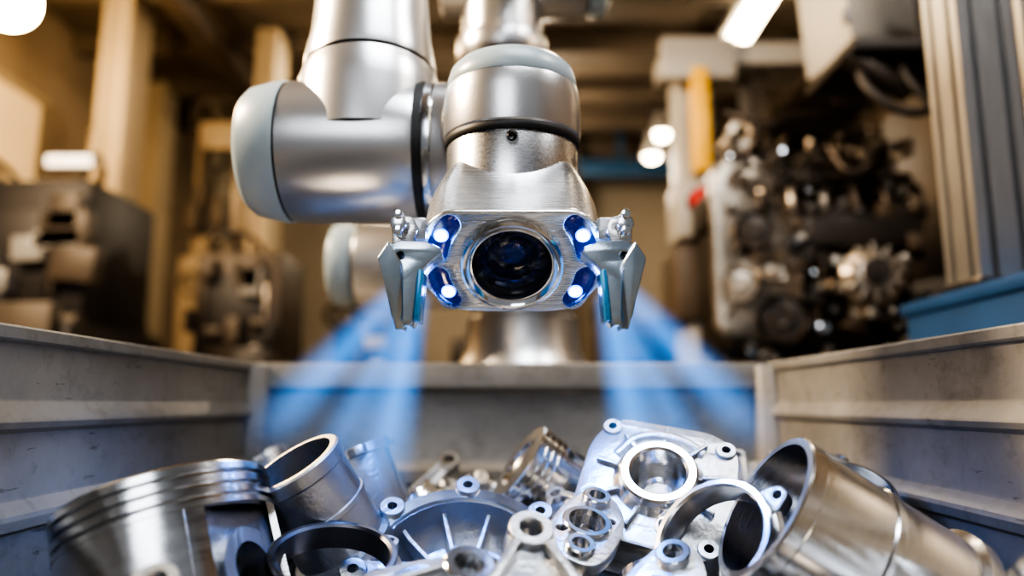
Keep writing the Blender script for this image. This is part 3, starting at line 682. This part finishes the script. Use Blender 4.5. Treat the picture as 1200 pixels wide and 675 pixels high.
def engine():
    rn = random.Random(21); o = []
    X0, X1, Y0, Y1 = .62, 1.24, 2.15, 2.60
    o.append(bxy('block', X0 + .04, X1 - .02, Y0 + .06, Y1, .16, .58, M_IRON, .02))
    o.append(bxy('sump', X0 + .10, X1 - .08, Y0 + .08, Y1 - .05, .02, .17, M_IRON, .03))
    o.append(bxy('head', X0 + .02, X1, Y0 + .08, Y1 - .02, .58, .70, M_IRON, .015))
    o.append(bxy('rocker_cover', X0 + .06, X1 - .02, Y0 + .12, Y1 - .06, .70, .81, M_IRON, .03))
    o.append(bxy('gasket_band', X0 + .03, X1 - .01, Y0 + .03, Y0 + .12, .565, .585, M_ENGA, .003))
    o.append(bxy('cover_flange', X0 + .04, X1, Y0 + .06, Y0 + .16, .695, .712, M_ENGA, .003))
    o.append(bxy('intake_plenum', X0 + .24, X1 - .02, Y0 - .03, Y0 + .08, .44, .56, M_IRON, .02))
    o.append(bxy('side_cover', X0 + .26, X1 - .04, Y0 - .04, Y0 - .02, .46, .54, M_DKM, .004))
    o.append(plate('timing_cover', rpoly([(X0 - .02, .20), (X0 + .22, .16), (X0 + .24, .42), (X0 + .18, .68), (X0 + .06, .78), (X0 - .02, .66)], .04), [circ(X0 + .10, .52, .03, 24)], .05, M_ENGA, XZ(Y0 + .02), bev=.006))
    for i in range(10):
        x = X0 + .06 + i * .055
        o.append(bxy('rib', x, x + .014, Y0 + .03, Y0 + .08, .22, .55, rn.choice([M_IRON, M_ENGA]), .004))
    for i in range(6):
        x = X0 + .08 + i * .095
        o.append(tube('manifold_runner', [(x + .04, Y0 + .12, .64), (x + .04, Y0 + .02, .65), (x + .04, Y0 - .01, .60), (x + .05, Y0, .54)], .015, rn.choice([M_IRON, M_ENGA])))
        o.append(cyl('injector', (x, Y0 + .20, .80), (x, Y0 + .18, .86), .012, M_ENGA, bev=.003, segs=20))
        o.append(lathe('plug_cap', [(.0, .03), (.016, .028), (.020, .0), (.024, -.01)], M_ENGA, fr((x + .03, Y0 + .11, .76), (0, -1, .2)), 20))
    for (x, z, r, mm) in ((X0 + .09, .50, .055, M_IRON), (X0 + .04, .34, .05, M_ENGA), (X0 + .16, .24, .070, M_IRON), (X0 + .13, .38, .028, M_ENGA)):
        o.append(lathe('pulley', [(0, .02), (r * .3, .025), (r * .35, .008), (r * .85, .004), (r, .02), (r * .93, .0), (r * .93, -.01), (r, -.02), (r, -.03), (0, -.03)], mm, fr((x, Y0 - .03, z), (-.35, -1, 0)), 40))
    ax, az = 1.035, .36
    AM = fr((ax, Y0 - .05, az), (-.25, -1, .1))
    o.append(lathe('alternator', [(0, .06), (.03, .06), (.034, .045), (.06, .04), (.085, .02), (.09, -.03), (.085, -.09), (0, -.1)], M_ENGA, AM, 48))
    o.append(lathe('alternator_pulley', [(0, .09), (.02, .09), (.022, .085), (.036, .085), (.030, .075), (.036, .065), (0, .06)], M_IRON, AM, 36))
    for i in range(12):
        o.append(box('fin', (.045, .007, .05), (.065, 0, .03), M_ENGA, .002, M=AM @ Matrix.Rotation(2 * PI * i / 12, 4, 'Z')))
    for i in range(3):
        o.append(box('ear', (.04, .03, .02), (.10, 0, -.01), M_ENGA, .005, M=AM @ Matrix.Rotation(2 * PI * i / 3 + .5, 4, 'Z')))
    for i in range(90):
        x = rn.uniform(X0 + .03, X1 - .02); z = rn.uniform(.12, .80)
        r = rn.uniform(.006, .015)
        o.append(lathe('bolt', [(0, .02), (r * .9, .02), (r, .015), (r, 0), (r * 1.3, -.002), (r * 1.3, -.02)], rn.choice([M_ENGA, M_ENGA, M_CHROME, M_IRON]), fr((x, Y0 + rn.uniform(-.02, .05), z), (rn.uniform(-.5, .3), -1, rn.uniform(-.2, .5))), 6 if rn.random() < .5 else 18))
    for i in range(50):
        x = rn.uniform(X0 + .03, X1 - .04); z = rn.uniform(.12, .80)
        o.append(box('bracket', (rn.uniform(.02, .08), rn.uniform(.02, .08), rn.uniform(.015, .06)), (x, Y0 + rn.uniform(-.02, .06), z), rn.choice([M_ENGA, M_IRON, M_IRON, M_IRON, M_BRM]), .004, (0, rn.uniform(-.2, .2), 0)))
    for i in range(7):
        x = rn.uniform(X0, X1 - .1); z = rn.uniform(.3, .85)
        pts = [(x, Y0 + .05, z)]
        for k in range(4):
            x = min(X1, max(X0, x + rn.uniform(-.1, .12))); z = min(.9, z + rn.uniform(-.13, .13))
            pts.append((x, Y0 - rn.uniform(-.02, .06), max(.15, z)))
        o.append(tube('hose', pts, rn.choice([.005, .008, .012]), rn.choice([M_DKM, M_IRON])))
    o.append(lathe('turbo_scroll', [(.02, .04), (.04, .045), (.06, .02), (.065, -.02), (.05, -.05), (.02, -.05)], M_ENGA, fr((.74, Y0 + .10, .84), (-.6, -1, .2)), 40))
    o.append(tube('turbo_pipe', [(.80, Y0 + .10, .86), (.90, Y0 + .10, .90), (1.05, Y0 + .12, .89), (1.15, Y0 + .16, .82)], .022, M_IRON))
    for x in (X0 + .08, X1 - .1):
        for y in (Y0 + .08, Y1 - .06):
            o.append(bxy('stand_leg', x - .025, x + .025, y - .025, y + .025, FLOOR, .10, M_BLUE2, .004))
    o.append(bxy('stand_top', X0, X1, Y0 + .02, Y1, .04, .09, M_BLUE2, .006))
    o.append(bxy('stand_brace', X0 + .05, X1 - .05, Y0 + .06, Y0 + .1, -.45, -.40, M_BLUE2, .006))
    group('truck_engine', o, (.95, 2.4, FLOOR))
engine()

def slotted(x, y, w, z0, z1, name):
    h = w / 2; s = .006; d = .011
    def side(k):
        q = w / 4
        pts = [(-h, -h)]
        for c in (-q, q):
            pts += [(c - s, -h), (c - s, -h + .003), (c - s * 1.9, -h + .004), (c - s * 1.9, -h + d), (c + s * 1.9, -h + d), (c + s * 1.9, -h + .004), (c + s, -h + .003), (c + s, -h)]
        c_, s_ = math.cos(k * PI / 2), math.sin(k * PI / 2)
        return [(px * c_ - py * s_, px * s_ + py * c_) for px, py in pts]
    ol = []
    for k in range(4): ol += side(k)
    return plate(name, ol, [], z1 - z0, M_EXT, Matrix.Translation((x, y, (z0 + z1) / 2)), bev=.0004)
b = [box('base_cabinet', (.60, .62, .915), (1.010, 1.03, FLOOR + .4575), M_BLUE, .008, (0, 0, -.04)),
     box('base_lid', (.615, .635, .024), (1.010, 1.03, .168), M_BLUE, .005, (0, 0, -.04))]
group('blue_machine_base', b, (1.010, 1.03, FLOOR))
pz = .180
po = [slotted(.764, 1.16, .092, pz, 1.9, 'profile_a'), slotted(.912, 1.22, .08, pz, 1.9, 'profile_b'),
      bxy('foot_plate', .712, .817, 1.108, 1.212, pz, pz + .012, M_STEEL, .002),
      bxy('cross_profile', .73, .95, 1.40, 1.46, 1.2, 1.28, M_EXT, .002), bxy('side_rail', .74, .78, 1.20, 1.44, 1.2, 1.28, M_EXT, .002)]
group('aluminium_post', po, (.75, 1.16, pz))
DX = .09
c = [box('housing', (.22, .24, .34), (.905 + DX, 1.98, 1.12), M_GRYM, .012, (0, -.06, .2)),
     box('door', (.18, .01, .30), (.885 + DX, 1.855, 1.12), M_GRYM, .004, (0, -.06, .2)),
     box('hinge_a', (.01, .02, .04), (.80 + DX, 1.84, 1.20), M_STEEL, .002), box('hinge_b', (.01, .02, .04), (.80 + DX, 1.84, 1.02), M_STEEL, .002),
     bxy('support_shelf', .86, 1.40, 1.75, 2.05, .885, .915, M_DKM, .004), bxy('support_post', 1.30, 1.38, 1.95, 2.05, FLOOR, 1.6, M_DKM, .006),
     bxy('support_post_b', 1.16, 1.26, 1.80, 1.98, .915, 1.35, M_DKM, .006),
     box('drooping_arm', (.20, .05, .04), (.94, 1.8, .84), M_IRON, .01, (0, .6, 0)),
     tube('cable', [(.95, 1.85, .93), (.90, 1.78, .80), (1.0, 1.76, .72), (1.12, 1.8, .80), (1.2, 1.85, .95)], .012, M_DKM),
     tube('cable_b', [(1.05, 1.85, .93), (1.0, 1.78, .84), (1.08, 1.76, .70), (1.2, 1.8, .60)], .009, M_DKM),
     plate('warning_sign', [(-.045, -.04), (.045, -.04), (0, .042)], [], .002, M_YEL, Matrix(((1, 0, 0, 1.085), (0, 0, -1, 1.750), (0, 1, 0, 1.01), (0, 0, 0, 1))), bev=.0003),
     bxy('sign_bracket', 1.03, 1.16, 1.753, 1.760, .90, 1.07, M_DKM),
     bxy('sign_mark', 1.082, 1.088, 1.7465, 1.7485, .988, 1.023, M_BLACK)]
group('electrical_cabinet', c, (1.1, 1.95, FLOOR))
machine('milling_machine', 1.45, 2.2, .7, .7, 1.9, M_BRM, M_DKM, 11)

for (x, y, z, r) in ((-3.0, 4.3, 1.15, .03), (-2.6, 4.6, .95, .02), (1.30, 3.6, 1.62, .02), (1.14, 3.35, 1.30, .016)):  # small glowing discs on poles, added to give bokeh dots
    lathe_o = lathe('lens', [(0, r), (r * .8, r * .6), (r, 0), (r, -r), (0, -r)], M_LAMP, fr((x, y, z), (0, -1, 0)), 20)
    st = cyl('pole', (x, y + .03, FLOOR), (x, y + .03, z), .012, M_STEEL, segs=10)
    group('indicator_lamp', [lathe_o, st], (x, y, FLOOR))

# ------------------------------------------------------------------ lights
def area(name, loc_, tgt, size, e, col, sy=None):
    l = bpy.data.lights.new(name, 'AREA'); l.energy = e; l.color = col; l.size = size
    if sy: l.shape = 'RECTANGLE'; l.size_y = sy
    o = bpy.data.objects.new(name, l); COL.objects.link(o)
    o.matrix_world = Matrix.Translation(loc_) @ (Vector(tgt) - Vector(loc_)).to_track_quat('-Z', 'Y').to_matrix().to_4x4()
    return o
def point(name, loc_, e, col, r=.15):
    l = bpy.data.lights.new(name, 'POINT'); l.energy = e; l.color = col; l.shadow_soft_size = r
    o = bpy.data.objects.new(name, l); COL.objects.link(o); o.location = loc_
area('window_light_warm', (-2.6, .9, 2.0), (.4, .7, -.05), .45, 270, (1, .76, .50))  # warm area light from the upper left
area('overhead_softbox', (.25, .15, 1.75), (.05, .65, 0), .8, 25, (.92, .96, 1))  # unseen area light, added so the metal tops catch highlights
area('rear_fill', (-.5, -1.9, 1.3), (0, .8, 0), 1.1, 18, (.92, .95, 1))  # unseen fill behind the camera, added for reflections in the parts
area('rim_strip', (1.3, .5, 1.9), (.1, .7, .1), .45, 17, (1, .95, .9))
point('hall_light_left', (-2.5, 3.6, 1.9), 70, (1, .66, .36))  # hall points: unseen fills added to brighten the background
point('hall_light_back', (.3, 6.6, 2.2), 100, (1, .82, .60))
point('hall_light_mid', (-.6, 3.6, 2.2), 20, (1, .78, .52))
point('engine_light', (.35, 1.75, 1.35), 20, (1, .78, .54), .06)  # engine points: unseen fills added to lift the dark engine
point('engine_light_back', (1.7, 1.7, 1.7), 14, (1, .78, .52), .08)
for i, (lx, ly) in enumerate(leds):
    l = bpy.data.lights.new('led_spot', 'SPOT'); l.energy = 4.0; l.color = (.10, .32, 1); l.spot_size = math.radians(95); l.spot_blend = .6
    l.shadow_soft_size = .008
    o = bpy.data.objects.new('led_spot', l); COL.objects.link(o)
    p = loc(lx, ly, .006); tgt = Vector((lx * 3.0, .68, -.10))
    o.matrix_world = Matrix.Translation(p) @ (tgt - p).to_track_quat('-Z', 'Y').to_matrix().to_4x4()

w = bpy.data.worlds.new('world'); SC.world = w; w.use_nodes = True
bg = w.node_tree.nodes['Background']; bg.inputs[0].default_value = (.50, .51, .53, 1); bg.inputs[1].default_value = .38

# ------------------------------------------------------------------ camera
cam = bpy.data.cameras.new('camera'); co = bpy.data.objects.new('camera', cam); COL.objects.link(co)
cam.lens = 26; cam.sensor_width = 36; cam.clip_start = .01
co.location = (0, 0, 0); co.rotation_euler = (math.radians(90 + 8.88), 0, 0)
cam.dof.use_dof = True; cam.dof.focus_distance = .62; cam.dof.aperture_fstop = 1.9; cam.dof.aperture_blades = 0
SC.camera = co
